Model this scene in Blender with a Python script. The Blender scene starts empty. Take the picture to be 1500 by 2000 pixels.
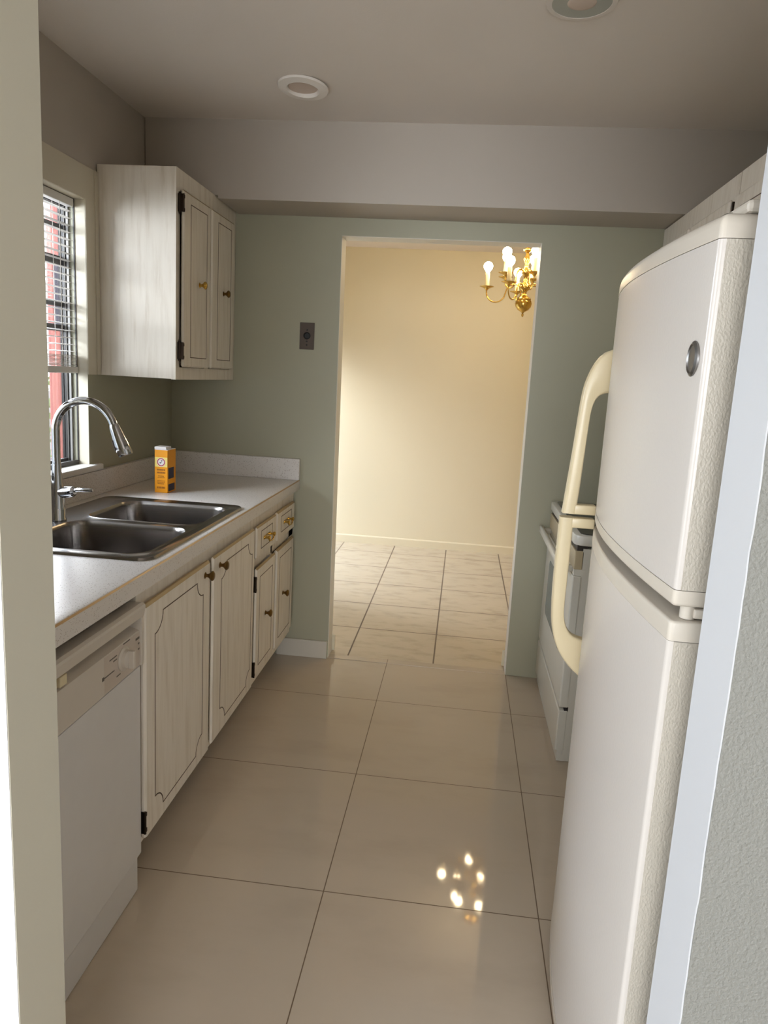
import bpy, bmesh, math, random
from mathutils import Vector, Matrix
random.seed(7)
S = bpy.context.scene
COL = S.collection
PI = math.pi

# ------------------------------------------------------------------ colours and materials
def lin(h):
    h = h.lstrip('#')
    v = [int(h[i:i+2], 16) / 255 for i in (0, 2, 4)]
    return tuple(((c / 12.92) if c <= .04045 else ((c + .055) / 1.055) ** 2.4) for c in v) + (1,)

class NT:
    """small node-tree helper"""
    def __init__(s, name):
        s.m = bpy.data.materials.new(name); s.m.use_nodes = True
        s.t = s.m.node_tree; s.t.nodes.clear()
        s.out = s.t.nodes.new('ShaderNodeOutputMaterial')
        s.b = s.t.nodes.new('ShaderNodeBsdfPrincipled')
        s.link(s.b.outputs[0], s.out.inputs[0])
    def link(s, a, b): s.t.links.new(a, b)
    def n(s, kind, **kw):
        x = s.t.nodes.new('ShaderNode' + kind)
        for k, v in kw.items(): setattr(x, k, v)
        return x
    def math(s, op, a, b=None, c=None):
        x = s.n('Math', operation=op)
        for i, v in enumerate((a, b, c)):
            if v is None: continue
            if isinstance(v, (int, float)): x.inputs[i].default_value = v
            else: s.link(v, x.inputs[i])
        return x.outputs[0]
    def mix(s, f, a, b):
        x = s.n('Mix', data_type='RGBA')
        for i, v in ((0, f), (6, a), (7, b)):
            if isinstance(v, (int, float, tuple)): x.inputs[i].default_value = v
            else: s.link(v, x.inputs[i])
        return x.outputs[2]
    def coord(s): return s.n('TexCoord').outputs['Object']
    def noise(s, scale, detail=3, rough=.5, vec=None, stretch=None):
        x = s.n('TexNoise'); x.inputs['Scale'].default_value = scale
        x.inputs['Detail'].default_value = detail; x.inputs['Roughness'].default_value = rough
        v = vec or s.coord()
        if stretch:
            mp = s.n('Mapping'); mp.inputs['Scale'].default_value = stretch
            s.link(v, mp.inputs['Vector']); v = mp.outputs[0]
        s.link(v, x.inputs['Vector'])
        return x.outputs[0]
    def ramp(s, f, stops):
        r = s.n('ValToRGB'); e = r.color_ramp.elements
        while len(e) > 1: e.remove(e[-1])
        e[0].position, e[0].color = stops[0]
        for p, c in stops[1:]:
            k = e.new(p); k.color = c
        s.link(f, r.inputs[0]); return r.outputs[0]
    def bump(s, h, strength=.2, dist=.002):
        b = s.n('Bump'); b.inputs['Strength'].default_value = strength
        b.inputs['Distance'].default_value = dist
        s.link(h, b.inputs['Height']); s.link(b.outputs[0], s.b.inputs['Normal'])
    def set(s, **kw):
        for k, v in kw.items():
            k = {'col': 'Base Color', 'rough': 'Roughness', 'metal': 'Metallic', 'spec': 'Specular IOR Level',
                 'coat': 'Coat Weight', 'coatr': 'Coat Roughness', 'emc': 'Emission Color', 'ems': 'Emission Strength', 'ior': 'IOR'}[k]
            if isinstance(v, (int, float, tuple)): s.b.inputs[k].default_value = v
            else: s.link(v, s.b.inputs[k])
        return s

def plain(name, col, rough=.5, metal=0, **kw):
    t = NT(name); n = t.noise(14, 2)
    c = lin(col); d = tuple(x * .93 for x in c[:3]) + (1,)
    t.set(col=t.mix(n, d, c), rough=rough, metal=metal, **kw); return t.m

def paint(name, col, tex=180, strength=.12, rough=.6, blotch=.95, dist=.001):
    t = NT(name); c = lin(col); d = tuple(x * blotch for x in c[:3]) + (1,)
    t.set(col=t.mix(t.noise(1.7, 4), d, c), rough=rough)
    h = t.noise(tex, 3); t.bump(h, strength, dist); return t.m

M = {}
M['ceiling'] = paint('ceiling_paint_lightened', '#dfd6cd', 160, .3)  # same paint as the soffit, lightened to stand for light bounced off the floor
M['soffit'] = paint('soffit_paint_darkened', '#b6ada2', 160, .3)  # same paint as the ceiling, darkened to put its weaker light into the colour
M['sage'] = paint('sage_wall_paint', '#a6a38d', 140, .25, .45)
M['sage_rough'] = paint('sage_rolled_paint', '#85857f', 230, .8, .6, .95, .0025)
M['white'] = paint('white_wall_paint', '#e2e2e2', 120, .1, .5)
M['cream'] = paint('cream_wall_paint', '#ddd3b8', 120, .12, .5)
M['trim'] = paint('trim_paint', '#c9c2b4', 60, .05, .4)
M['jamb'] = paint('sage_paint_lightened', '#d4d0bf', 140, .15, .5)  # the sage wall paint, lightened in place of missing bounce light
M['reveal'] = paint('white_reveal_paint', '#c6c8cb', 120, .1, .5)
M['panel'] = paint('cream_panel_paint', '#cfc6b2', 60, .08, .4)
M['trimw'] = paint('white_trim_paint', '#e4e2dc', 60, .05, .35)

def tiles(name, sx, sy, ox, oy, gw, base, vein, grout, rough, vs, vf, bumpy=0, spec=.5):
    t = NT(name); sep = t.n('SeparateXYZ'); t.link(t.coord(), sep.inputs[0])
    ds = []
    for o, s_, off in ((sep.outputs[0], sx, ox), (sep.outputs[1], sy, oy)):
        f = t.math('FRACT', t.math('DIVIDE', t.math('SUBTRACT', o, off), s_))
        ds.append(t.math('MULTIPLY', t.math('MINIMUM', f, t.math('SUBTRACT', 1.0, f)), s_))
    edge = t.math('MINIMUM', ds[0], ds[1])
    g = t.math('LESS_THAN', edge, gw / 2)
    n = t.noise(vs, 6, .6, stretch=(1, 2.4, 1))
    c = t.ramp(n, [(.3, lin(vein)), (.5, lin(base)), (.75, tuple(min(1, x * 1.04) for x in lin(base)[:3]) + (1,))])
    c2 = t.mix(vf, lin(base), c)
    t.set(col=t.mix(g, c2, lin(grout)), rough=t.math('ADD', rough, t.math('MULTIPLY', g, .5)), spec=spec)
    t.bump(t.math('GREATER_THAN', edge, gw / 2), .3, .001)
    return t.m
M['floor'] = tiles('polished_porcelain_tile', .6, .6, 1.1432, -.418, .003, '#bdb09f', '#b1a392', '#66533f', .04, 2.2, .5)
M['floor_d'] = tiles('stone_look_tile', .446, .446, 1.3772, .0384, .008, '#c5b9a5', '#b1a48f', '#75685a', .27, 6, .8, spec=.4)

def oak(name, base, streak):
    t = NT(name)
    n = t.noise(9, 5, .65, stretch=(6, 6, .45))
    w = t.n('TexWave', wave_type='BANDS', bands_direction='DIAGONAL'); w.inputs['Scale'].default_value = 2.2
    w.inputs['Distortion'].default_value = 9; w.inputs['Detail'].default_value = 3; w.inputs['Detail Scale'].default_value = .8
    mp = t.n('Mapping'); mp.inputs['Scale'].default_value = (5, 5, .55); t.link(t.coord(), mp.inputs[0]); t.link(mp.outputs[0], w.inputs[0])
    f = t.math('MULTIPLY', t.ramp(n, [(.42, (0, 0, 0, 1)), (.68, (1, 1, 1, 1))]), t.math('ADD', .3, t.math('MULTIPLY', w.outputs['Fac'], .7)))
    t.set(col=t.mix(f, lin(base), lin(streak)), rough=.42)
    t.bump(n, .12, .001); return t.m
M['oak'] = oak('whitewashed_oak', '#e4dbcd', '#d2c6b4')
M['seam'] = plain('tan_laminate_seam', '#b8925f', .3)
M['edge'] = plain('worn_oak_edge', '#a58c62', .45)
M['groove'] = plain('routed_groove_stain', '#5a4634', .6)
M['toe'] = plain('brown_toe_board', '#6e5c4a', .6)
M['inside'] = plain('dark_cabinet_inside', '#2c241d', .8)

def speckle(name, base, s1, s2):
    t = NT(name)
    v = t.n('TexVoronoi', feature='F1'); v.inputs['Scale'].default_value = 260; t.link(t.coord(), v.inputs[0])
    r = t.n('SeparateColor'); t.link(v.outputs['Color'], r.inputs[0])
    dot = t.math('LESS_THAN', v.outputs['Distance'], .34)
    a = t.math('MULTIPLY', dot, t.math('GREATER_THAN', r.outputs[0], .82))
    b = t.math('MULTIPLY', dot, t.math('LESS_THAN', r.outputs[1], .16))
    c = t.mix(a, lin(base), lin(s1)); c = t.mix(b, c, lin(s2))
    t.set(col=c, rough=.33); return t.m
M['laminate'] = speckle('speckled_laminate', '#d6d0ca', '#8d7d70', '#a99b8e')

def brushed(name, col, rough, stretch=(1, 60, 60)):
    t = NT(name); n = t.noise(30, 3, .6, stretch=stretch)
    t.set(col=lin(col), metal=1.0, rough=t.math('ADD', rough, t.math('MULTIPLY', n, .08))); return t.m
M['steel'] = brushed('brushed_steel', '#8f8a86', .2)
M['chrome'] = brushed('chrome', '#bcbcbe', .04)
M['brass'] = brushed('polished_brass', '#d3ae5c', .16)
M['antique'] = brushed('antique_brass', '#7d6138', .3)
M['bronze'] = brushed('dark_bronze', '#3a3028', .38)
M['badge'] = brushed('grey_metal_badge', '#8a8886', .3)
M['socket'] = plain('socket_black', '#0c0a09', .5)
M['plate'] = brushed('tarnished_plate', '#5a5049', .5)
M['dw'] = plain('white_enamel', '#d6d3d0', .3)
M['dwpanel'] = plain('cream_control_plastic', '#cdc4b8', .35)
M['dwlabel'] = plain('pinkish_control_label', '#c8bbae', .4)
M['mark'] = plain('grey_print', '#6b6258', .6)

def pebble(name, col, strength, rough, scale):
    t = NT(name); c = lin(col)
    v = t.noise(scale, 2, .5, stretch=(1, 1, .6))
    t.set(col=t.mix(t.noise(3, 2), tuple(x * .97 for x in c[:3]) + (1,), c), rough=rough)
    t.bump(v, strength, .002); return t.m
M['fridge'] = pebble('textured_white_enamel', '#c5bfb8', .10, .26, 260)
M['fridge_side'] = pebble('pebbled_almond_enamel', '#b9b2a5', .55, .4, 330)
M['cap'] = plain('almond_plastic_trim', '#c7bfb2', .3)
M['handle'] = plain('almond_plastic_handle', '#dccda9', .28)
M['gasket'] = plain('grey_gasket', '#7d766c', .6)
M['body'] = plain('fridge_body_enamel', '#cfc9c0', .4)
M['stove'] = plain('stove_white_enamel', '#cfccc2', .3)
M['stove_trim'] = plain('stove_almond_trim', '#b5a688', .45)
M['black'] = plain('black_ceramic_glass', '#0b0b0c', .08)
M['dark'] = plain('dark_slot', '#2a241f', .6)
M['ovenglass'] = plain('oven_glass_with_reflection', '#7e8486', .1)  # pale grey-blue paints a reflection into the dark oven glass
M['carton'] = plain('orange_carton', '#f29f0c', .45)
M['carton_y'] = plain('yellow_carton_glow_print', '#f6dd7a', .45)
M['carton_w'] = plain('white_carton_print', '#efe9e6', .5)
M['carton_r'] = plain('red_carton_print', '#b3324a', .5)
M['carton_b'] = plain('dark_blue_carton_print', '#2a2740', .5)
M['carton_o'] = plain('brown_orange_carton_print', '#a3610a', .5)
M['blind'] = plain('white_blind_slat', '#d9d4ce', .45)
M['cord'] = plain('white_blind_cord', '#cfc8c0', .7)
M['frame'] = plain('dark_window_frame', '#332e2b', .4)
M['framelight'] = plain('grey_aluminium_track', '#8d8984', .35)
M['sill'] = plain('white_painted_sill', '#e0dbd4', .35)
M['candle'] = plain('ivory_candle_sleeve', '#f1dfb2', .5)
M['lens'] = plain('frosted_lamp_lens', '#cbb9ab', .5)
M['canw'] = plain('white_light_trim', '#e8e1d9', .45)
M['can'] = plain('grey_baffle', '#a7a89f', .4)
M['salmon'] = paint('salmon_stucco', '#d9847b', 60, .3)
M['bark'] = plain('white_outdoor_paint', '#dad8d6', .6)
M['violet'] = plain('violet_grey_panel', '#57505c', .5)
M['leaf'] = plain('hedge_leaf', '#6f9a3a', .6)
M['paving'] = plain('outdoor_paving', '#9a968e', .8)
t = NT('bulb_glow'); t.set(col=(1, .9, .7, 1), emc=(1, .78, .47, 1), ems=54.0); M['bulb'] = t.m
t = NT('window_glass'); tr = t.n('BsdfTransparent'); gl = t.n('BsdfGlossy'); gl.inputs['Roughness'].default_value = .02
lw = t.n('LayerWeight'); lw.inputs[0].default_value = .15; mx = t.n('MixShader')
t.link(t.math('MULTIPLY', lw.outputs['Fresnel'], .6), mx.inputs[0]); t.link(tr.outputs[0], mx.inputs[1]); t.link(gl.outputs[0], mx.inputs[2]); t.link(mx.outputs[0], t.out.inputs[0])
M['glass'] = t.m

# ------------------------------------------------------------------ mesh helpers
class B:
    def __init__(s): s.bm = bmesh.new()
    def box(s, x0, x1, y0, y1, z0, z1, bev=0, seg=2):
        r = bmesh.ops.create_cube(s.bm, size=1)['verts']
        for v in r:
            v.co = Vector(((x0 + x1) / 2 + v.co.x * (x1 - x0), (y0 + y1) / 2 + v.co.y * (y1 - y0), (z0 + z1) / 2 + v.co.z * (z1 - z0)))
        if bev:
            e = list({e for v in r for e in v.link_edges})
            bmesh.ops.bevel(s.bm, geom=e, offset=bev, segments=seg, affect='EDGES', profile=.5)
        return s
    def prism(s, pts, axis, a, b, bev=0, seg=2):
        """closed 2-D outline swept along an axis; pts are the other two coordinates in x,y,z order"""
        def co(p, w): 
            return {'x': (w, p[0], p[1]), 'y': (p[0], w, p[1]), 'z': (p[0], p[1], w)}[axis]
        lo = [s.bm.verts.new(co(p, a)) for p in pts]; hi = [s.bm.verts.new(co(p, b)) for p in pts]
        fs = [s.bm.faces.new(lo), s.bm.faces.new(hi)]
        n = len(pts)
        for i in range(n): fs.append(s.bm.faces.new((lo[i], lo[(i + 1) % n], hi[(i + 1) % n], hi[i])))
        bmesh.ops.recalc_face_normals(s.bm, faces=fs)
        if bev:
            e = list(set(fs[0].edges) | set(fs[1].edges))
            bmesh.ops.bevel(s.bm, geom=e, offset=bev, segments=seg, affect='EDGES', profile=.5)
        return s
    def lathe(s, prof, c, axis='z', n=24, sc=(1, 1)):
        """prof: (radius, height) list; closed at ends when radius is 0"""
        rings = []
        for r, h in prof:
            if r < 1e-6: rings.append([s.bm.verts.new(s._ax(0, 0, h, c, axis))]); continue
            rings.append([s.bm.verts.new(s._ax(r * sc[0] * math.cos(2 * PI * k / n), r * sc[1] * math.sin(2 * PI * k / n), h, c, axis)) for k in range(n)])
        fs = []
        for a, b in zip(rings, rings[1:]):
            for k in range(n):
                k2 = (k + 1) % n
                q = [a[k % len(a)], a[k2 % len(a)], b[k2 % len(b)], b[k % len(b)]]
                u = []
                for v in q:
                    if v not in u: u.append(v)
                if len(u) > 2: fs.append(s.bm.faces.new(u))
        for rg in (rings[0], rings[-1]):
            if len(rg) > 2: fs.append(s.bm.faces.new(rg))
        bmesh.ops.recalc_face_normals(s.bm, faces=fs); return s
    def _ax(s, u, v, h, c, axis):
        d = {'z': (u, v, h), 'x': (h, u, v), 'y': (u, h, v), '-x': (-h, u, v), '-y': (u, -h, v)}[axis]
        return Vector(c) + Vector(d)
    def tube(s, pts, r, n=12, caps=True):
        pts = [Vector(p) for p in pts]; rs = r if isinstance(r, (list, tuple)) else [r] * len(pts)
        rings = []; up = None
        for i, p in enumerate(pts):
            d = (pts[min(i + 1, len(pts) - 1)] - pts[max(i - 1, 0)]).normalized()
            if up is None:
                up = Vector((0, 0, 1)) if abs(d.z) < .9 else Vector((1, 0, 0))
            up = (up - d * up.dot(d)).normalized(); sd = d.cross(up)
            rings.append([s.bm.verts.new(p + (up * math.cos(2 * PI * k / n) + sd * math.sin(2 * PI * k / n)) * rs[i]) for k in range(n)])
        fs = []
        for a, b in zip(rings, rings[1:]):
            for k in range(n): fs.append(s.bm.faces.new((a[k], a[(k + 1) % n], b[(k + 1) % n], b[k])))
        if caps: fs += [s.bm.faces.new(rings[0]), s.bm.faces.new(rings[-1])]
        bmesh.ops.recalc_face_normals(s.bm, faces=fs); return s
    def ribbon_x(s, pts, x, w, t=.0012, closed=True):
        """line of width w on a plane x = const, pts are (y, z)"""
        n = len(pts)
        for i in range(n if closed else n - 1):
            a = Vector((0, *pts[i])); b = Vector((0, *pts[(i + 1) % n])); d = (b - a)
            if d.length < 1e-6: continue
            d = d.normalized(); nn = Vector((0, -d.z, d.y)) * w / 2; a = a - d * w * .3; b = b + d * w * .3
            q = [a + nn, b + nn, b - nn, a - nn]
            lo = [s.bm.verts.new((x, v.y, v.z)) for v in q]; hi = [s.bm.verts.new((x + t, v.y, v.z)) for v in q]
            fs = [s.bm.faces.new(lo), s.bm.faces.new(hi)] + [s.bm.faces.new((lo[k], lo[(k + 1) % 4], hi[(k + 1) % 4], hi[k])) for k in range(4)]
            bmesh.ops.recalc_face_normals(s.bm, faces=fs)
        return s
    def build(s, name, mat, parent=None, smooth=None, **kw):
        me = bpy.data.meshes.new(name); s.bm.to_mesh(me); s.bm.free()
        me.materials.append(M[mat])
        if smooth:
            me.polygons.foreach_set('use_smooth', [True] * len(me.polygons))
            me.set_sharp_from_angle(angle=math.radians(smooth))
        o = bpy.data.objects.new(name, me); COL.objects.link(o)
        if parent:
            o.parent = parent; o.matrix_parent_inverse = Matrix.Translation(-world(parent))
        for k, v in kw.items(): o[k] = v
        return o
def world(o):
    return Vector((0, 0, 0)) if o.type == 'MESH' else Vector(o.location)
def thing(name, label, cat, loc, group=None):
    o = bpy.data.objects.new(name, None); COL.objects.link(o); o.location = loc; o.empty_display_size = .1
    o['label'] = label; o['category'] = cat
    if group: o['group'] = group
    return o
def tag(o, label, cat, group=None):
    o['label'] = label; o['category'] = cat
    if group: o['group'] = group
    return o
def struct(name, b, mat, label=None, cat=None, **kw):
    o = b.build(name, mat, **kw); o['kind'] = 'structure'
    if label: o['label'] = label
    if cat: o['category'] = cat
    return o
def box(*a, **k): return B().box(*a, **k)
def rrect(x0, x1, y0, y1, r, n=6):
    p = []
    for cx, cy, a in ((x1 - r, y1 - r, 0), (x0 + r, y1 - r, 90), (x0 + r, y0 + r, 180), (x1 - r, y0 + r, 270)):
        for k in range(n + 1):
            t = math.radians(a + 90 * k / n); p.append((cx + r * math.cos(t), cy + r * math.sin(t)))
    return p

# ------------------------------------------------------------------ key dimensions (metres)
ZC, ZS = 2.47, 2.152          # ceiling, underside of the soffit
XR = 2.585                    # right kitchen wall
YO, YN = -2.4, -2.516         # kitchen face and near face of the opening's wall
XL, XO = .847, 1.782          # opening edges
DL0, DL1, DR0, DR1, DT = .836, .8185, 1.742, 1.735, 2.073   # doorway edges (bottom/top) and head
WT = .11
YD = 2.55                     # dining back wall
NX0, NX1, NY = -1.3, 4.2, -7.0
DX0, DX1 = -.004, 3.6

# ------------------------------------------------------------------ setting
struct('floor', box(NX0 - .1, NX1 + .1, NY - .1, .0, -.1, 0), 'floor', 'polished beige large square floor tiles with thin dark grout', 'floor')
struct('floor_dining', box(DX0 - .1, DX1 + .1, .052, YD + .1, -.105, -.004), 'floor_d', 'cream stone-look floor tiles of the room beyond the doorway', 'floor')
struct('trim_1', box(DL0 - .08, DR0 + .08, 0, .052, -.1, .003, bev=.002), 'floor', 'beige threshold strip on the floor in the doorway', 'threshold')
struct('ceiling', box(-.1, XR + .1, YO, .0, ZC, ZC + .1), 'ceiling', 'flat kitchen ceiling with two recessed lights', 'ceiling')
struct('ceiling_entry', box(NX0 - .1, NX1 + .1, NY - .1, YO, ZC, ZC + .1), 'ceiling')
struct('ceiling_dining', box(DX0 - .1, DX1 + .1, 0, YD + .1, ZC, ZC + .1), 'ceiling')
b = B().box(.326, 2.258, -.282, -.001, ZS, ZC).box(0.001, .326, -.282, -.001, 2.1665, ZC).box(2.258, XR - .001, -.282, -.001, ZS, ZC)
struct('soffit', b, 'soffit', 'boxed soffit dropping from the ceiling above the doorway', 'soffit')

# far kitchen wall with the doorway
def wall_y(y0, y1, pieces, name, mat, **k):
    b = B()
    for p in pieces: b.prism(p, 'y', y0, y1)
    return struct(name, b, mat, **k)
wall_y(0, WT, [[(-.1, 0), (DL0, 0), (DL1, DT - .004), (DL1, DT), (-.1, DT)], [(DR0, 0), (XR + .1, 0), (XR + .1, DT), (DR1, DT)],
               [(-.1, DT), (XR + .1, DT), (XR + .1, ZC), (-.1, ZC)]], 'wall_back', 'sage', label='sage green far kitchen wall around the doorway', cat='wall')
# white painted lining of the doorway (head and both sides)
b = B().prism([(DL0, 0), (DL0 + .0015, 0), (DL1 + .0015, DT), (DL1, DT)], 'y', .001, WT).prism([(DR0, 0), (DR0 - .0015, 0), (DR1 - .0015, DT), (DR1, DT)], 'y', .001, WT)
b.box(DL1, DR1, .001, WT, DT - .0015, DT)
struct('trim_2', b, 'trimw', 'white painted reveal of the doorway', 'trim')
# left kitchen wall with window hole  (y -1.66..-.775, z 1.03..2.02)
WY0, WY1, WZ0, WZ1 = -1.66, -.778, 1.035, 2.02
b = B().box(-.104, 0, YO, WY0, 0, 2.136).box(-.104, 0, WY1, 0, 0, 2.136).box(-.104, 0, WY0, WY1, 0, WZ0).box(-.104, 0, WY0, WY1, WZ1, 2.136)
struct('wall_left', b, 'sage', 'sage left kitchen wall with the window over the sink', 'wall')
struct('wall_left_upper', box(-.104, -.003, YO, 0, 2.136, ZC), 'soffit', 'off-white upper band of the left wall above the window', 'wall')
b = B().box(-.045, .0012, WY1 - .0012, WY1 + .0001, WZ0, WZ1).box(-.045, .0012, WY0, WY0 + .0012, WZ0, WZ1).box(-.045, .0012, WY0, WY1, WZ1 - .0012, WZ1)
struct('trim_3', b, 'panel', 'white reveal around the kitchen window', 'trim')  # white reveal coloured darker cream in place of the blind's shade
b = B().box(0, .004, YO, WY0, 1.385, 2.136).box(0, .004, WY1, -.7, 1.385, 2.136).box(0, .004, WY0, WY1, WZ1, 2.136).box(.0, .009, -.716, -.692, 1.385, 2.136, bev=.002)
struct('trim_7', b, 'panel', 'cream painted panel around the kitchen window beside the wall cabinet', 'panel')
struct('wall_right', box(XR, XR + .1, YO, 0, 0, ZC), 'sage')
# wall of the opening the camera looks through
struct('wall_front', B().box(-.104, XL, YN, YO, 0, ZC), 'jamb', 'sage end of the wall at the left edge of the opening', 'wall')
struct('wall_front_left', box(NX0, XL - .001, YN - .0015, YN, 0, ZC), 'white')
struct('wall_entry_stub', box(NX0 - .1, -.104, YN, YO, 0, ZC), 'white')
struct('wall_front_right', box(XO, NX1 + .1, YN, YO, 0, ZC), 'sage_rough', 'grey-green rolled paint wall at the right edge of the opening', 'wall')
b = B(); zs = [i * .03 for i in range(83)]
rng = random.Random(3); L = [(YO, 0)] + [(YO, ZC)] + [(YN - .0 + rng.uniform(-.0012, .003), z) for z in reversed(zs) if z < ZC]
b.prism(L, 'x', XO - .002, XO)
struct('trim_4', b, 'reveal', 'white painted reveal at the right edge of the opening', 'trim')
# entry room behind the camera: its own walls, with a wide window on the left side and one behind
b = B().box(NX0 - .1, NX0, NY, -6.2, 0, ZC).box(NX0 - .1, NX0, -2.9, YN, 0, ZC).box(NX0 - .1, NX0, -6.2, -2.9, 0, .35).box(NX0 - .1, NX0, -6.2, -2.9, 2.25, ZC)
struct('wall_entry_left', b, 'white')
struct('wall_entry_right', box(NX1, NX1 + .1, NY, YN, 0, ZC), 'sage_rough')
b = B().box(NX0 - .1, .2, NY - .1, NY, 0, ZC).box(2.6, NX1 + .1, NY - .1, NY, 0, ZC).box(.2, 2.6, NY - .1, NY, 0, .4).box(.2, 2.6, NY - .1, NY, 2.2, ZC)
struct('wall_entry_back', b, 'white')
# dining room
struct('wall_dining_back', box(DX0 - .1, DX1 + .1, YD, YD + .1, -.1, ZC), 'cream', 'cream wall of the room beyond the doorway', 'wall')
b = B().box(DX0 - .1, DX0, WT, 1.2, -.1, ZC).box(DX0 - .1, DX0, 2.46, YD, -.1, ZC).box(DX0 - .1, DX0, 1.2, 2.46, -.1, .1).box(DX0 - .1, DX0, 1.2, 2.46, 1.66, ZC)
struct('wall_dining_left', b, 'cream')
struct('wall_dining_right', box(DX1, DX1 + .1, WT, YD, -.1, ZC), 'cream')
b = B().box(DX0, DL1 - .02, WT, WT + .004, -.004, ZC).box(DR0 + .02, DX1, WT, WT + .004, -.004, ZC).box(DL1 - .02, DR0 + .02, WT, WT + .004, DT + .02, ZC)
struct('wall_dining_front', b, 'cream')
b = B().box(XR + .1, DX1 + .1, WT - .1, WT, -.1, ZC)
struct('wall_dining_front_outer', b, 'cream')
# baseboards
struct('baseboard_dining', B().prism([(YD, -.004), (YD - .014, -.004), (YD - .014, .058), (YD - .006, .066), (YD, .066)], 'x', DX0, DX1), 'cream', 'low cream baseboard along the wall beyond the doorway', 'baseboard')
struct('baseboard_back', box(.57, DL0 - .004, -.015, 0, 0, .092, bev=.003), 'trim', 'flat white baseboard left of the doorway', 'baseboard')
pr = [(WT + .004, 0), (WT + .019, 0), (WT + .019, .06), (WT + .012, .082), (WT + .004, .085)]
struct('baseboard_dining_front', B().prism(pr, 'x', DX0, DL0 + .014).prism(pr, 'x', DR0 - .014, DX1), 'cream', 'white baseboard ends showing past the doorway edges', 'baseboard')

# ------------------------------------------------------------------ kitchen window, blind, outside
w = thing('window_1', 'dark framed kitchen window above the sink, seen past the wall edge', 'window', (-.08, (WY0 + WY1) / 2, WZ0)); w['kind'] = 'structure'
b = B()
for x0, x1, t_ in ((-.103, -.094, .006), (-.088, -.081, .009), (-.045, -.040, .004)):
    b.box(x0, x1, WY1 - t_, WY1 - .001, WZ0, WZ1).box(x0, x1, WY0 + .001, WY0 + t_, WZ0, WZ1).box(x0, x1, WY0 + t_, WY1 - t_, WZ1 - t_ - .02, WZ1).box(x0, x1, WY0 + t_, WY1 - t_, WZ0, WZ0 + t_ + .016)
b.box(-.094, -.07, WY1 - .003, WY1 - .001, WZ0, WZ1)
b.build('window_frame', 'frame', w)
b = B()
for x0, x1 in ((-.081, -.078), (-.07, -.062)):
    b.box(x0, x1, WY1 - .008, WY1 - .001, WZ0, WZ1).box(x0, x1, WY0 + .001, WY0 + .008, WZ0, WZ1)
b.box(-.10, -.046, WY0, WY1, WZ0, WZ0 + .014)
b.build('track', 'framelight', w)
for z0, z1 in ((1.905, 1.925), (1.780, 1.812), (1.63, 1.65), (1.54, 1.565)):
    box(-.100, -.084, WY0 + .012, WY1 - .012, z0, z1, bev=.003).build('rail', 'frame', w)
box(-.094, -.091, WY0 + .007, WY1 - .007, WZ0 + .02, WZ1 - .02).build('pane', 'glass', w)
struct('trim_5', box(-.05, .028, WY0 - .06, WY1 + .062, WZ0 - .022, WZ0 + .003, bev=.006), 'sill', 'white painted window sill above the counter backsplash', 'sill')

bl = thing('window_blind', 'white slatted mini blind half lowered in the kitchen window', 'blind', (-.05, (WY0 + WY1) / 2, WZ1))
BY0, BY1 = WY0 + .012, WY1 - .012
box(-.064, -.036, BY0, BY1, WZ1 - .032, WZ1 - .004, bev=.002).build('headrail', 'blind', bl)
z = WZ1 - .05
while z > 1.462:
    B().prism([(-.063, z + .0012), (-.051, z + .0036), (-.039, z + .0012), (-.039, z), (-.051, z + .0024), (-.063, z)], 'y', BY0, BY1).build('slat', 'blind', bl)
    z -= .0252
b = B()
for k in range(9): b.box(-.062, -.036, BY0, BY1, 1.415 + k * .0046, 1.4172 + k * .0046)
b.build('stacked_slats', 'blind', bl)
box(-.064, -.030, BY0 - .002, BY1 + .002, 1.388, 1.412, bev=.004).build('bottom_rail', 'blind', bl)
for yy in (BY1 - .09, BY1 - .42, BY0 + .12):
    b = B()
    for xx in (-.0645, -.0375): b.box(xx - .0008, xx + .0008, yy - .0012, yy + .0012, 1.41, WZ1 - .03)
    b.build('ladder_cord', 'cord', bl)

pp = thing('porch_post', 'salmon red porch post outside the kitchen window', 'post', (-1.5, 1.51, -.2))
box(-1.545, -1.5, 1.465, 1.58, -.2, 3.2, bev=.006).build('shaft', 'salmon', pp)
box(-1.5, -1.485, 1.57, 1.62, -.2, 3.2).build('edge_board', 'bark', pp, label='white edge board')
box(-1.499, -1.46, 1.47, 1.568, 1.66, 2.08, bev=.01).build('panel_box', 'violet', pp, label='violet-grey box')
h = B()
rr = random.Random(5)
for k in range(420):
    c = Vector((-4.6 + rr.uniform(-.5, .5), 5.8 + rr.uniform(-1.6, 1.6), rr.uniform(-.2, 1.15)))
    d = Vector((rr.uniform(-1, 1), rr.uniform(-1, 1), rr.uniform(-.4, 1))).normalized(); e = d.orthogonal().normalized(); f = d.cross(e)
    L_ = rr.uniform(.09, .16); q = [c, c + d * L_ * .5 + e * L_ * .3, c + d * L_, c + d * L_ * .5 - e * L_ * .3]
    vs = [h.bm.verts.new(p) for p in q]; vt = [h.bm.verts.new(p + f * .004) for p in q]
    h.bm.faces.new(vs); h.bm.faces.new(vt)
    for i in range(4): h.bm.faces.new((vs[i], vs[(i + 1) % 4], vt[(i + 1) % 4], vt[i]))
tag(h.build('hedge', 'leaf'), 'bright green hedge outside beyond the salmon post', 'hedge')
struct('ground', box(-30, -.7, -20, 30, -.32, -.2), 'paving')

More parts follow.
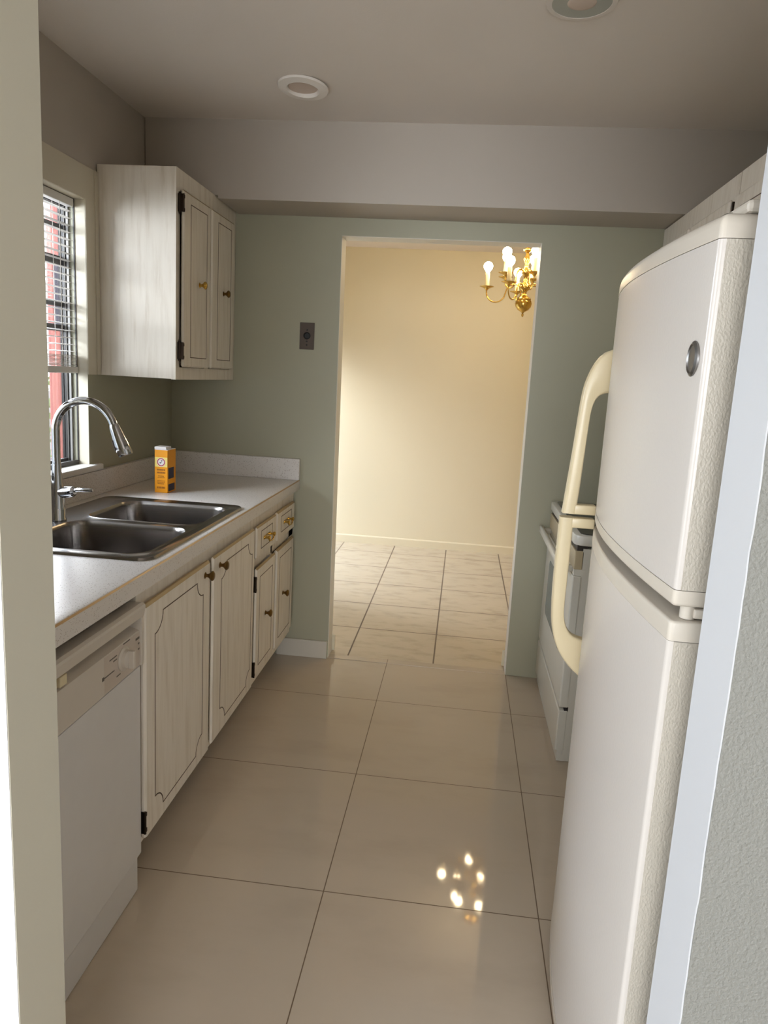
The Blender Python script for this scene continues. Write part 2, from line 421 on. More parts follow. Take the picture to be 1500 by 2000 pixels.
# ------------------------------------------------------------------ cabinet parts
def rect_loop(y0, y1, z0, z1): return [(y0, z0), (y1, z0), (y1, z1), (y0, z1)]
def scallop_loop(y0, y1, z0, z1, r=.052):
    p = []
    for cy, cz, a0 in ((y0, z0, 90), (y1, z0, 180), (y1, z1, 270), (y0, z1, 0)):
        seq = [(cy + r * math.cos(math.radians(a0 - 90 * k / 7)), cz + r * math.sin(math.radians(a0 - 90 * k / 7))) for k in range(8)]
        p += seq
    return p
def door(parent, name, x, y0, y1, z0, z1, loop, th=.02, face=1, edge=True, gap=.004):
    """slab door with a bevelled lip; face=+1 looks to +x, -1 to -x"""
    xf = x + face * (th + .003); x = x + face * gap
    d = box(min(x, xf), max(x, xf), y0, y1, z0, z1, bev=.0065, seg=1).build(name, 'oak', parent)
    r = B()
    if face > 0: r.ribbon_x(loop, xf - .0006, .0032)
    else: r.ribbon_x(loop, xf - .0006, .0032)
    r.build('routed_groove', 'groove', d)
    if edge:
        B().prism([(x + .006, z1 - .001), (x + .006, z1 + .0006), (xf - .0064, z1 + .0006), (xf + .0003, z1 - .0063), (xf - .0006, z1 - .0068), (xf - .007, z1 - .001)], 'y', y0 + .006, y1 - .006).build('top_edge', 'edge', d, label='tan worn top edge')
    return d
def knob(parent, x, y, z, mat, axis='x', s=1.0):
    B().lathe([(0, 0), (.011 * s, 0), (.011 * s, .003), (.006 * s, .006), (.0055 * s, .012), (.009 * s, .018), (.0155 * s, .024), (.016 * s, .028), (.011 * s, .032), (0, .0335)], (x, y, z), axis, 18).build('knob', mat, parent, smooth=40)
def hinge(parent, x, y, z, h=.066, face=1):
    b = B().box(x - .002, x + .004, y - .007, y + .001, z - h / 2, z + h / 2, bev=.0015)
    b.tube([(x + .005, y, z - h / 2 - .006), (x + .005, y, z + h / 2 + .006)], .0042, 8)
    b.tube([(x + .021, y - .001, z - h / 2), (x + .021, y - .001, z + h / 2)], .0036, 8)
    b.box(x, x + .023, y - .003, y, z - h / 2, z + h / 2, bev=.001)
    for q in (-1, 1): b.box(x + .0205, x + .0235, y, y + .008, z + q * h * .36 - .006, z + q * h * .36 + .006, bev=.001)
    b.build('hinge', 'bronze', parent)

XF = .632    # face frame
# sink base: two large doors
c = thing('base_cabinet', 'whitewashed oak base cabinet under the sink with two tall scalloped doors', 'cabinet', (.35, -1.2, 0))
b = B().box(.02, .02 + .58, -1.695, -.712, .12, .70).box(.60, XF, -1.695, -.712, .125, .17).box(.60, XF, -1.695, -.712, .80, .866).box(.60, XF, -1.695, -1.67, .17, .80).box(.60, XF, -.735, -.712, .17, .80).box(.60, XF, -1.228, -1.172, .17, .80)
b.build('carcass', 'oak', c)
box(.04, .53, -1.69, -.712, 0, .12).build('toe_kick', 'toe', c)
d1 = door(c, 'door', XF, -1.690, -1.214, .148, .82, scallop_loop(-1.632, -1.279, .192, .775))
knob(d1, XF + .02, -1.262, .782, 'antique')
d2 = door(c, 'door', XF, -1.188, -.724, .152, .822, scallop_loop(-1.108, -.757, .196, .778), gap=.0105)
knob(d2, XF + .02, -1.125, .780, 'antique')
hinge(c, XF, -1.6905, .20)
# drawer base
c = thing('base_cabinet', 'whitewashed oak base cabinet beside the doorway with two small drawers above two doors', 'cabinet', (.35, -.36, 0))
b = B().box(.02, .60, -.710, -.006, .12, .85).box(.60, XF, -.710, -.006, .128, .18).box(.60, XF, -.710, -.006, .81, .866).box(.60, XF, -.710, -.006, .64, .695).box(.60, XF, -.710, -.672, .18, .81).box(.60, XF, -.405, -.385, .18, .81).box(.60, XF, -.085, -.006, .18, .81)
b.build('carcass', 'oak', c)
box(.04, .53, -.710, -.006, 0, .12).build('toe_kick', 'toe', c)
for y0, y1 in ((-.700, -.405), (-.385, -.07)):
    d = door(c, 'drawer', XF, y0, y1, .687, .82, rect_loop(y0 + .065, y1 - .065, .719, .792), gap=.010 if y0 < -.6 else .005)
    ym = (y0 + y1) / 2
    B().box(XF + .0225, XF + .0252, ym - .05, ym + .05, .748, .764, bev=.001).build('pull_plate', 'brass', d)
    b = B()
    for s_ in (-1, 1): b.lathe([(0, 0), (.006, 0), (.005, .012), (.009, .018), (.009, .024), (0, .027)], (XF + .0248, ym + s_ * .038, .756), 'x', 12)
    b.tube([(XF + .04, ym - .038, .756), (XF + .044, ym - .03, .742), (XF + .046, ym, .738), (XF + .044, ym + .03, .742), (XF + .04, ym + .038, .756)], .0035, 8)
    b.build('pull', 'brass', d, smooth=40)
    d = door(c, 'door', XF, y0 + .01, y1, .175, .645, rect_loop(y0 + .06, y1 - .045, .215, .60), gap=.010 if y0 < -.6 else .005)
    knob(d, XF + .02, {-.700: -.545, -.385: -.255}[y0], .413, 'antique')
for zz in (.213, .58): hinge(c, XF, -.6905, zz)

# upper left cabinet
XU, UZ0, UZ1, UY = .312, 1.385, 2.166, -.69
c = thing('wall_cabinet', 'whitewashed oak wall cabinet hanging beside the window with two narrow doors', 'cabinet', (.15, -.35, UZ0))
b = B().box(.002, XU - .018, UY, UY + .018, UZ0, UZ1, bev=.001).box(.002, XU - .018, -.02, -.002, UZ0, UZ1).box(.002, XU - .018, UY + .018, -.02, UZ0 + .006, UZ0 + .024).box(.002, XU - .018, UY + .018, -.02, UZ1 - .02, UZ1).box(.002, .012, UY + .018, -.02, UZ0, UZ1)
b.build('carcass', 'oak', c)
b = B().box(XU - .018, XU, UY - .001, -.002, UZ0 - .002, UZ0 + .046).box(XU - .018, XU, UY - .001, -.002, UZ1 - .075, UZ1).box(XU - .018, XU, UY - .001, UY + .035, UZ0 + .046, UZ1 - .075).box(XU - .018, XU, -.385, -.345, UZ0 + .046, UZ1 - .075).box(XU - .018, XU, -.06, -.002, UZ0 + .046, UZ1 - .075)
b.build('face_frame', 'oak', c)
for y0, y1 in ((-.668, -.378), (-.362, -.075)):
    d = door(c, 'door', XU, y0, y1, 1.433, 2.092, rect_loop(y0 + .072, y1 - .045, 1.472, 2.052), .018, gap=.009 if y0 < -.6 else .004)
    knob(d, XU + .018, {-.668: -.50, -.362: -.215}[y0], 1.764, {-.668: 'brass', -.362: 'antique'}[y0])
for zz in (1.495, 2.043): hinge(c, XU, -.669, zz)

# ------------------------------------------------------------------ worktop, sink, tap
XC, ZT = .66, .915
ct = thing('countertop', 'off-white speckled laminate worktop with low backsplash along the left wall', 'countertop', (.33, -1.2, .868))
SX0, SX1, SY0, SY1 = .09, .615, -1.595, -.795        # sink cut-out
R = .009
prof = [(XC - .03, .868), (XC, .868), (XC, ZT - R)] + [(XC - R + R * math.cos(math.radians(a)), ZT - R + R * math.sin(math.radians(a))) for a in (15, 30, 45, 60, 75, 90)] + [(XC - .03, ZT)]
b = B().prism(prof, 'y', YO + .001, -.001)
b.box(.001, SX0, YO + .001, -.001, .873, ZT).box(SX1, XC - .03, YO + .001, -.001, .873, ZT).box(SX0, SX1, YO + .001, SY0, .873, ZT).box(SX0, SX1, SY1, -.001, .873, ZT)
b.build('worktop', 'laminate', ct, smooth=30)
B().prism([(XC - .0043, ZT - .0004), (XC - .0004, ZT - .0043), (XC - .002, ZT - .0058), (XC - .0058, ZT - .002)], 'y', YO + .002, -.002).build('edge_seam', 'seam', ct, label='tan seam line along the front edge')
box(.001, .026, YO + .001, -.001, ZT, 1.012, bev=.003).build('backsplash', 'laminate', ct)
box(.026, XC, -.024, -.001, ZT, 1.020, bev=.003).build('end_splash', 'laminate', ct)

sk = thing('kitchen_sink', 'double bowl brushed steel sink set into the speckled worktop', 'sink', (.35, -1.2, ZT))
RX0, RX1, RY0, RY1 = .075, .63, -1.612, -.778
b = B(); bm = b.bm
def loop(pts, z): return [bm.verts.new((x, y, z)) for x, y in pts]
def ring_edges(vs): return [bm.edges.new((vs[i], vs[(i + 1) % len(vs)])) for i in range(len(vs))]
def loft(a, c_):
    for i in range(len(a)): bm.faces.new((a[i], a[(i + 1) % len(a)], c_[(i + 1) % len(a)], c_[i]))
outer0 = loop(rrect(RX0, RX1, RY0, RY1, .05), ZT + .0005); outer1 = loop(rrect(RX0 + .004, RX1 - .004, RY0 + .004, RY1 - .004, .047), ZT + .007)
outer2 = loop(rrect(RX0 + .014, RX1 - .014, RY0 + .014, RY1 - .014, .04), ZT + .004)
loft(outer0, outer1); loft(outer1, outer2)
bowls = [(.185, .592, -1.172, -.832), (.185, .592, -1.568, -1.212)]
edges = ring_edges(outer2) if False else [e for v in outer2 for e in v.link_edges if e.other_vert(v) in outer2]
edges = list(set(edges)); tops = []
for x0, x1, y0, y1 in bowls:
    tp = loop(rrect(x0, x1, y0, y1, .065, 8), ZT + .004); tops.append((tp, x0, x1, y0, y1)); edges += ring_edges(tp)
bmesh.ops.triangle_fill(bm, use_beauty=True, use_dissolve=False, edges=edges)
for tp, x0, x1, y0, y1 in tops:
    prev = tp
    for ins, dz, r in ((.003, .002, .063), (.007, -.003, .06), (.009, -.012, .058), (.014, -.09, .055), (.018, -.145, .055), (.024, -.165, .055), (.036, -.177, .05), (.055, -.181, .04)):
        nx = loop(rrect(x0 + ins, x1 - ins, y0 + ins, y1 - ins, r, 8), ZT + .004 + dz); loft(prev, nx); prev = nx
    bm.faces.new(prev)
bmesh.ops.recalc_face_normals(bm, faces=bm.faces[:])
b.build('basin', 'steel', sk, smooth=45)
for x0, x1, y0, y1 in bowls:
    B().lathe([(0, -.001), (.045, -.001), (.045, .002), (.036, .003), (.034, -.0005), (.012, -.0005), (.01, .006), (0, .007)], ((x0 + x1) / 2, (y0 + y1) / 2, ZT - .176), 'z', 24).build('strainer', 'chrome', sk, smooth=40)

FX, FY, FZ = .145, -1.236, ZT + .0045
fc = thing('kitchen_faucet', 'chrome gooseneck pull-down kitchen faucet standing behind the sink bowls', 'faucet', (FX, FY, FZ))
B().lathe([(0, 0), (.0265, 0), (.0265, .004), (.0245, .008), (.0245, .036), (.023, .039), (.0225, .042), (.021, .075), (.0175, .12), (.0145, .165), (.0135, .185), (0, .185)], (FX, FY, FZ), 'z', 28).build('body', 'chrome', fc, smooth=35)
pts = [(FX, FY, FZ + .18), (FX, FY, FZ + .24)]
ra = .1; cx_, cz_ = FX + ra, FZ + .293
for a in range(180, 14, -9):
    pts.append((cx_ + ra * math.cos(math.radians(a)), FY + .0, cz_ + ra * math.sin(math.radians(a))))
B().tube(pts, .0128, 16).build('spout', 'chrome', fc, smooth=50)
e = Vector(pts[-1]); dr = (e - Vector(pts[-2])).normalized()
hd = [e + dr * t_ for t_ in (0, .006, .010, .03, .07, .098, .104)]
B().tube(hd, [.0135, .0155, .0165, .0185, .0225, .0245, .022], 20).build('spray_head', 'chrome', fc, smooth=35)
B().tube([e + dr * .05 + Vector((-.017, -.006, -.004)), e + dr * .085 + Vector((-.0195, -.007, -.004))], .0065, 10).build('spray_button', 'bronze', fc, smooth=40)
B().tube([(FX + .012, FY, FZ + .092), (FX + .03, FY - .002, FZ + .094), (FX + .058, FY - .006, FZ + .099), (FX + .064, FY - .007, FZ + .1)], [.017, .019, .017, .010], 16).build('valve', 'chrome', fc, smooth=35)
B().tube([(FX + .058, FY - .006, FZ + .101), (FX + .075, FY - .008, FZ + .106), (FX + .125, FY - .012, FZ + .109), (FX + .128, FY - .012, FZ + .109)], [.006, .0065, .0055, .004], 10).build('lever', 'chrome', fc, smooth=40)
so = thing('soap_dispenser', 'small chrome fitting on the sink deck, mostly cut off by the wall edge', 'dispenser', (.118, -1.345, FZ))
B().lathe([(0, 0), (.021, 0), (.021, .005), (.014, .012), (.0125, .07), (.016, .09), (.016, .15), (.0135, .175), (.008, .18), (0, .18)], (.118, -1.345, FZ), 'z', 20).build('body', 'chrome', so, smooth=40)
B().tube([(.118, -1.345, FZ + .172), (.135, -1.345, FZ + .182), (.165, -1.345, FZ + .178)], [.009, .008, .006], 12).build('nozzle', 'chrome', so, smooth=40)

# ------------------------------------------------------------------ carton on the worktop
K0, K1, KY0, KY1, KZ, KH = .191, .246, -.612, -.530, ZT, .178
bx = thing('baking_soda_box', 'orange baking soda carton with white top standing on the worktop', 'carton', ((K0 + K1) / 2, (KY0 + KY1) / 2, KZ))
box(K0, K1, KY0, KY1, KZ + .0005, KZ + KH, bev=.0008, seg=1).build('carton', 'carton', bx)
B().box(K0, K1, KY0, KY1, KZ + KH, KZ + KH + .002).box(K0 - .001, K1 - .006, KY0 - .001, KY0 + .05, KZ + KH + .002, KZ + KH + .013, bev=.002).build('top_flap', 'carton_w', bx, label='white folded top flap')
yf = KY0 - .0004; xm = (K0 + K1) / 2
def disc(r0, r1, y, xm=xm, z=KZ + .128, n=28):
    b = B(); 
    o = [(xm + r1 * math.cos(2 * PI * k / n), z + r1 * math.sin(2 * PI * k / n)) for k in range(n)]
    if r0 == 0: b.prism(o, 'y', y, y + .0003)
    else:
        i_ = [(xm + r0 * math.cos(2 * PI * k / n), z + r0 * math.sin(2 * PI * k / n)) for k in range(n)]
        for k in range(n):
            k2 = (k + 1) % n; b.prism([o[k], o[k2], i_[k2], i_[k]], 'y', y, y + .0003)
    return b
box(K0 + .001, K1 - .001, yf, yf + .0003, KZ + .108, KZ + .148).build('pale_band', 'carton_y', bx)
em = disc(0, .0185, yf - .0004).build('emblem', 'carton_w', bx, label='round white emblem with red ring')
disc(.0130, .0168, yf - .0008).build('emblem_ring', 'carton_r', em)
b = B().prism([(xm - .0065, KZ + .1245), (xm - .003, KZ + .1225), (xm + .001, KZ + .1245), (xm + .0005, KZ + .1275), (xm - .003, KZ + .1265), (xm - .0055, KZ + .1275)], 'y', yf - .0009, yf - .0005)
b.prism([(xm + .0015, KZ + .1265), (xm + .0025, KZ + .1265), (xm + .0032, KZ + .1325), (xm + .0022, KZ + .1325)], 'y', yf - .0009, yf - .0005).prism([(xm - .0005, KZ + .1325), (xm + .006, KZ + .1325), (xm + .006, KZ + .1355), (xm - .0005, KZ + .1355)], 'y', yf - .0009, yf - .0005)
b.build('emblem_arm', 'carton_b', em)
b = B()
for zz, w_, h_ in ((.096, .036, .007), (.084, .036, .007), (.070, .026, .003), (.064, .03, .0025), (.050, .034, .003), (.044, .034, .003), (.038, .03, .003), (.022, .034, .008)):
    x = xm - w_ / 2
    while x < xm + w_ / 2 - .002:
        l = random.uniform(.003, .008); b.box(x, min(x + l, xm + w_ / 2), yf - .0002, yf + .0002, KZ + zz - h_ / 2, KZ + zz + h_ / 2); x += l + .0012
b.build('printed_lines', 'carton_o', bx)
xs = K1 + .0001
b = B().box(xs, xs + .0003, KY0 + .008, KY1 - .02, KZ + .058, KZ + .104).box(xs, xs + .0003, KY0 + .008, KY1 - .012, KZ + .006, KZ + .036)
b.build('side_print', 'carton_b', bx)

# ------------------------------------------------------------------ dishwasher
DY0, DY1 = -2.312, -1.702
dw = thing('dishwasher', 'white built-in dishwasher with dial under the near end of the worktop', 'dishwasher', (.33, -2.0, 0))
box(.05, .60, DY0 + .004, DY1 - .004, .005, .828).build('tub', 'dw', dw)
box(.60, .648, DY0, DY1, .118, .664, bev=.004).build('door', 'dw', dw)
box(.60, .636, DY0, DY1, .002, .108, bev=.002).build('kick_panel', 'dw', dw)
pf = [(.60, .828), (.618, .834), (.652, .836), (.660, .832), (.662, .826), (.657, .800), (.604, .797), (.602, .779), (.634, .769), (.650, .764), (.650, .668), (.60, .668)]
cp = B().prism(pf, 'y', DY0, DY1 + .0).box(.60, .656, DY1 - .012, DY1, .668, .80, bev=.002).build('control_panel', 'dwpanel', dw)
box(.61, .654, DY0 + .235, DY0 + .262, .771, .794, bev=.002).build('latch', 'handle', dw)
yk = -1.80
box(.6498, .6503, -1.892, DY1 - .013, .670, .760).build('label_panel', 'dwlabel', cp, label='pinkish printed control label')
kb = B().lathe([(0, 0), (.030, 0), (.030, .003), (.024, .006), (.022, .014), (.018, .016), (0, .017)], (.650, yk, .722), 'x', 28).build('dial', 'dwpanel', dw, smooth=40)
B().prism([(yk - .006, .700), (yk + .006, .700), (yk + .005, .745), (yk - .005, .745)], 'x', .664, .680, bev=.002).build('dial_grip', 'dwpanel', kb)
def dash(y0, y1, z0, h_=.003): box(.6498, .6506, y0, y1, z0, z0 + h_).build('printed_mark', 'mark', cp)
dash(-1.895, -1.845, .709, .003); dash(-1.902, -1.893, .706, .009); dash(-1.868, -1.832, .742); dash(-1.85, -1.832, .733); dash(-1.80, -1.765, .757); dash(-1.835, -1.815, .688); dash(-1.735, -1.712, .742, .006); dash(-1.722, -1.714, .728, .004); dash(-1.722, -1.714, .713, .004)
b = B()
for k in range(10):
    a0 = math.radians(25 + k * 34); b.box(.6528, .6536, yk + .0265 * math.cos(a0) - .0015, yk + .0265 * math.cos(a0) + .0015, .722 + .0265 * math.sin(a0) - .0015, .722 + .0265 * math.sin(a0) + .0015)
b.build('dial_marks', 'mark', kb)
struct('trim_6', box(.02, .636, YO + .001, DY0 - .004, 0, .868), 'oak', 'filler panel between dishwasher and wall', 'panel')

# ------------------------------------------------------------------ wall plate
wp = thing('wall_plate', 'tarnished wall plate with a round black socket left of the doorway', 'outlet', (.671, 0, 1.61))
box(.636, .706, -.006, -.0005, 1.547, 1.672, bev=.002).build('plate', 'plate', wp)
B().lathe([(0, 0), (.017, 0), (.017, .004), (.013, .006), (.012, .002), (0, .002)], (.671, -.006, 1.611), '-y', 24).build('socket', 'socket', wp, smooth=40)
for zz in (1.568, 1.584, 1.638): B().lathe([(0, 0), (.004, 0), (.003, .0015), (0, .002)], (.671, -.006, zz), '-y', 12).build('screw', 'socket', wp)

# ------------------------------------------------------------------ recessed ceiling lights
l1 = thing('ceiling_light', 'white recessed ceiling light with loose flat ring, nearer the soffit', 'light', (.77, -.64, ZC), 'recessed ceiling lights')
o = B().lathe([(.052, 0), (.060, -.012), (.090, -.008), (.093, -.003), (.092, .0), (.052, 0)], (0, 0, 0), 'z', 40).build('trim_ring', 'canw', None, smooth=40)
o.parent = l1; o.location = (0, .0, -.006); o.rotation_euler = (math.radians(-3.5), math.radians(1.5), 0)
B().lathe([(.054, -.010), (.052, .0), (.050, -.0005), (.050, -.004), (0, -.003), (0, -.001), (.053, -.001)], (.77, -.64, ZC), 'z', 32).build('lens', 'lens', l1, smooth=40)
l2 = thing('ceiling_light', 'grey recessed ceiling light at the top edge of the picture, nearest the camera', 'light', (1.675, -1.225, ZC), 'recessed ceiling lights')
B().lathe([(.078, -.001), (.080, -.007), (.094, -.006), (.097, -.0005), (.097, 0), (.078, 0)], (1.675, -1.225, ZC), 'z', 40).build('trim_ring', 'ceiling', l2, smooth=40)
B().lathe([(.080, -.006), (.074, -.0055), (.066, -.003), (.052, -.0015), (.048, -.001), (0, -.001), (0, 0), (.08, 0)], (1.675, -1.225, ZC), 'z', 40).build('baffle', 'can', l2, smooth=40)
B().lathe([(0, -.0085), (.030, -.008), (.043, -.005), (.046, -.002), (0, -.002)], (1.675, -1.225, ZC), 'z', 32).build('lens', 'lens', l2, smooth=50)

# ------------------------------------------------------------------ refrigerator
FYn, FYf = -2.345, -1.648
rf = thing('refrigerator', 'off-white top-freezer refrigerator with curved doors and almond handles', 'refrigerator', (2.12, -2.0, 0))
box(1.842, 2.50, FYn + .004, FYf - .004, .03, 1.655, bev=.006).build('cabinet', 'body', rf)
def outline(e=0, xb=1.828):
    """plan of a door: curved front, rounded corners"""
    y0, y1 = FYn - e, FYf + e; p = []
    n = 22; rc = .02
    ym = (y0 + y1) / 2; half = (y1 - y0) / 2 - rc
    for k in range(n + 1):
        s_ = -1 + 2 * k / n
        p.append((1.735 - e + (.033 if s_ > 0 else .021) * s_ * s_, ym + s_ * half + (.012 * s_ * s_ * -1 if s_ < 0 else 0)))
    x_e = 1.735 - e + .033
    far = [(x_e + rc * (1 - math.cos(math.radians(a))) + .002, y1 - rc + rc * math.sin(math.radians(a))) for a in (25, 45, 65, 90)]
    rn = .008; near = [(x_e - .012 + rn * (1 - math.cos(math.radians(a))), y0 + rn - rn * math.sin(math.radians(a))) for a in (90, 67, 45, 20)]
    return [(xb, y0)] + near + p + far + [(xb, y1)]
for nm, z0, z1, caps in (('freezer_door', 1.138, 1.680, ((1.138, 1.162), (1.646, 1.680))), ('fridge_door', .05, 1.116, ((1.086, 1.116), (.05, .075)))):
    a, c_ = sorted((caps[0], caps[1]))
    d = B().prism(outline(), 'z', a[1] + .0008, c_[0] - .0008).build(nm, 'fridge', rf, smooth=30)
    for q in (a, c_):
        bt = q is a
        o = B().prism(outline(.0006), 'z', q[0], q[1], bev=0)
        es = [e for f in o.bm.faces if abs(f.normal.z) > .9 and abs(f.calc_center_median().z - (q[0] if bt else q[1])) < 1e-4 for e in f.edges]
        bmesh.ops.bevel(o.bm, geom=list(set(es)), offset=(.016 if z1 > 1.5 else .005) if not bt else .006, segments=4, affect='EDGES', profile=.5)
        o.build('end_cap', 'cap', d, smooth=40, label='smooth almond plastic end cap')
    # pebbled near side of the door
    box(1.765, 1.826, FYn - .0012, FYn + .002, a[1] + .001, c_[0] - .001).build('side_skin', 'fridge_side', d)
    box(1.828, 1.842, FYn + .012, FYf - .012, z0 + .01, z1 - .012).build('gasket', 'gasket', d)
box(1.80, 1.86, FYn + .01, FYf - .01, .0, .05).build('base_grille', 'dark', rf)
HY0, HY1 = -1.692, -1.660
def smooth(p, n=5):
    q = []
    for i in range(len(p) - 1):
        p0, p1, p2, p3 = (Vector(p[max(i - 1, 0)]), Vector(p[i]), Vector(p[i + 1]), Vector(p[min(i + 2, len(p) - 1)]))
        for k in range(n):
            t_ = k / n; q.append(tuple(.5 * ((2 * p1) + (p2 - p0) * t_ + (2 * p0 - 5 * p1 + 4 * p2 - p3) * t_ ** 2 + (3 * p1 - p0 - 3 * p2 + p3) * t_ ** 3)))
    return q + [tuple(p[-1])]
def resample(p, n):
    p = [Vector(q) for q in p]; d = [0]
    for i in range(1, len(p)): d.append(d[-1] + (p[i] - p[i - 1]).length)
    out = []
    for k in range(n):
        t_ = d[-1] * k / (n - 1); i = 1
        while i < len(p) - 1 and d[i] < t_: i += 1
        out.append(p[i - 1].lerp(p[i], (t_ - d[i - 1]) / max(d[i] - d[i - 1], 1e-9)))
    return out
def bar(outer, inner, y0, y1, r=.007, n=26):
    b = B(); rings = []
    for o, i in zip(resample(outer, n), resample(inner, n)):
        w_ = (i - o).length; ring = []
        for u, v in rrect(0, w_, y0, y1, min(r, w_ * .45), 3): 
            q = o.lerp(i, u / w_); ring.append(b.bm.verts.new((q.x, v, q.y)))
        rings.append(ring)
    fs = [b.bm.faces.new(rings[0]), b.bm.faces.new(rings[-1])]
    for p, q in zip(rings, rings[1:]):
        for k in range(len(p)): fs.append(b.bm.faces.new((p[k], p[(k + 1) % len(p)], q[(k + 1) % len(p)], q[k])))
    bmesh.ops.recalc_face_normals(b.bm, faces=fs); return b
b = bar(smooth([(1.765, 1.530), (1.748, 1.522), (1.730, 1.500), (1.716, 1.466), (1.709, 1.435), (1.705, 1.391), (1.699, 1.295), (1.688, 1.146)]),
        smooth([(1.768, 1.432), (1.751, 1.429), (1.738, 1.416), (1.730, 1.388), (1.727, 1.332), (1.722, 1.2), (1.718, 1.146)]), HY0, HY1)
b.box(1.700, 1.765, HY0 + .001, HY1 - .001, 1.145, 1.168, bev=.003)
b.build('freezer_handle', 'handle', rf, smooth=50)
b = bar(smooth([(1.684, 1.136), (1.6835, .98), (1.687, .895), (1.693, .852), (1.708, .808), (1.736, .768), (1.765, .742)]),
        smooth([(1.716, 1.136), (1.7155, 1.0), (1.715, .91), (1.719, .880), (1.729, .856), (1.745, .842), (1.768, .836)]), HY0, HY1)
b.box(1.700, 1.765, HY0 + .001, HY1 - .001, 1.112, 1.1355, bev=.003)
b.build('fridge_handle', 'handle', rf, smooth=50)
B().lathe([(0, 0), (.025, 0), (.025, .003), (.021, .0055), (.019, .0035), (0, .0045)], (1.7545, -2.307, 1.490), '-x', 32, (.85, 1)).build('badge', 'badge', rf, smooth=40, label='oval grey metal badge')
box(1.79, 1.875, -2.335, -2.255, 1.681, 1.699, bev=.006).build('hinge_cover', 'cap', rf)
b = B().lathe([(0, 0), (.011, 0), (.011, .02), (0, .02)], (1.785, -2.325, 1.117), 'z', 16).box(1.79, 1.85, -2.338, -2.31, 1.119, 1.134, bev=.003)
b.build('middle_hinge', 'cap', rf, smooth=40)
box(1.7525, 1.7535, -2.303, -2.297, .759, .775).build('chip_mark', 'mark', rf, label='small dark chip in the enamel')

# ------------------------------------------------------------------ stove
st = thing('stove', 'white electric range with black cooktop between refrigerator and far wall', 'stove', (2.2, -.4, 0))
SY0_, SY1_ = -.785, -.022
box(1.915, 2.56, SY0_ + .004, SY1_ - .004, .03, .855).build('body', 'stove', st)
pl = rrect(1.880, 2.56, SY0_, SY1_, .035, 5)
B().prism(pl, 'z', .866, .905, bev=.006).build('cooktop_rim', 'stove', st, smooth=40)
B().prism(rrect(1.905, 2.54, SY0_ + .022, SY1_ - .022, .03, 5), 'z', .904, .9075).build('cooktop', 'black', st)
box(1.893, 1.93, SY0_ + .01, SY1_ - .01, .845, .868).build('vent_gap', 'dark', st)
b = B().box(1.886, 1.92, SY0_ + .004, SY1_ - .004, .775, .846, bev=.003)
b.build('front_panel', 'stove_trim', st)
box(1.888, 1.93, SY0_ + .003, SY1_ - .003, .752, .776).build('trim_strip', 'stove', st)
box(1.884, 1.92, SY0_ + .002, SY1_ - .002, .226, .752, bev=.006).build('oven_door', 'stove', st)
B().prism(rrect(-.645, -.165, .40, .655, .03, 5), 'x', 1.8825, 1.886).build('oven_window', 'ovenglass', st)
b = B().box(1.836, 1.856, SY0_ + .02, SY1_ - .02, .755, .787, bev=.008, seg=3)
for y_ in (SY0_ + .05, SY1_ - .05): b.box(1.85, 1.888, y_ - .015, y_ + .015, .758, .780, bev=.003)
b.build('oven_handle', 'stove', st, smooth=40)
box(1.884, 1.92, SY0_ + .002, SY1_ - .002, .048, .215, bev=.005).build('drawer', 'stove', st)
box(1.905, 1.92, SY0_ + .004, SY1_ - .004, .21, .23).build('drawer_gap', 'dark', st)
box(1.895, 2.55, SY0_ + .01, SY1_ - .01, .002, .048).build('base', 'stove', st)
b = B().box(2.50, 2.56, SY0_ + .01, SY1_ - .01, .90, 1.05, bev=.01); b.build('backguard', 'stove', st)

# ------------------------------------------------------------------ right wall cabinets
XW = 2.262
for lab, y0, y1, z0, doors in (('whitewashed wall cabinet above the stove, partly hidden by the refrigerator', -.885, -.004, 1.55, ((-.862, -.46), (-.44, -.03))),
                               ('whitewashed wall cabinet above the refrigerator top', -2.39, -.89, 1.76, ((-1.63, -.912), (-2.37, -1.65)))):
    c = thing('wall_cabinet', lab, 'cabinet', (2.42, (y0 + y1) / 2, z0))
    zt = 2.146
    box(XW + .018, XR - .002, y0, y1, z0, zt).build('carcass', 'oak', c)
    b = B().box(XW, XW + .018, y0, y1, zt - .085, zt).box(XW, XW + .018, y0, y1, z0, z0 + .04)
    for q in (y0, y1 - .03): b.box(XW, XW + .018, q, q + .03, z0 + .04, zt - .085)
    ym = (doors[0][0] + doors[0][1]) / 2
    b.build('face_frame', 'oak', c)
    for p, q in doors:
        d = door(c, 'door', XW, p, q, z0 + .03, 2.066, rect_loop(p + .055, q - .055, z0 + .075, 2.020), .018, -1, False)
        d.name = 'door'
        knob(d, XW - .018, q - .07, z0 + .12, 'antique', '-x')
    h_ = B().box(XW - .012, XW + .001, doors[0][0] - .012, doors[0][0] - .002, 1.955, 2.058, bev=.001); h_.build('hinge', 'bronze', c)

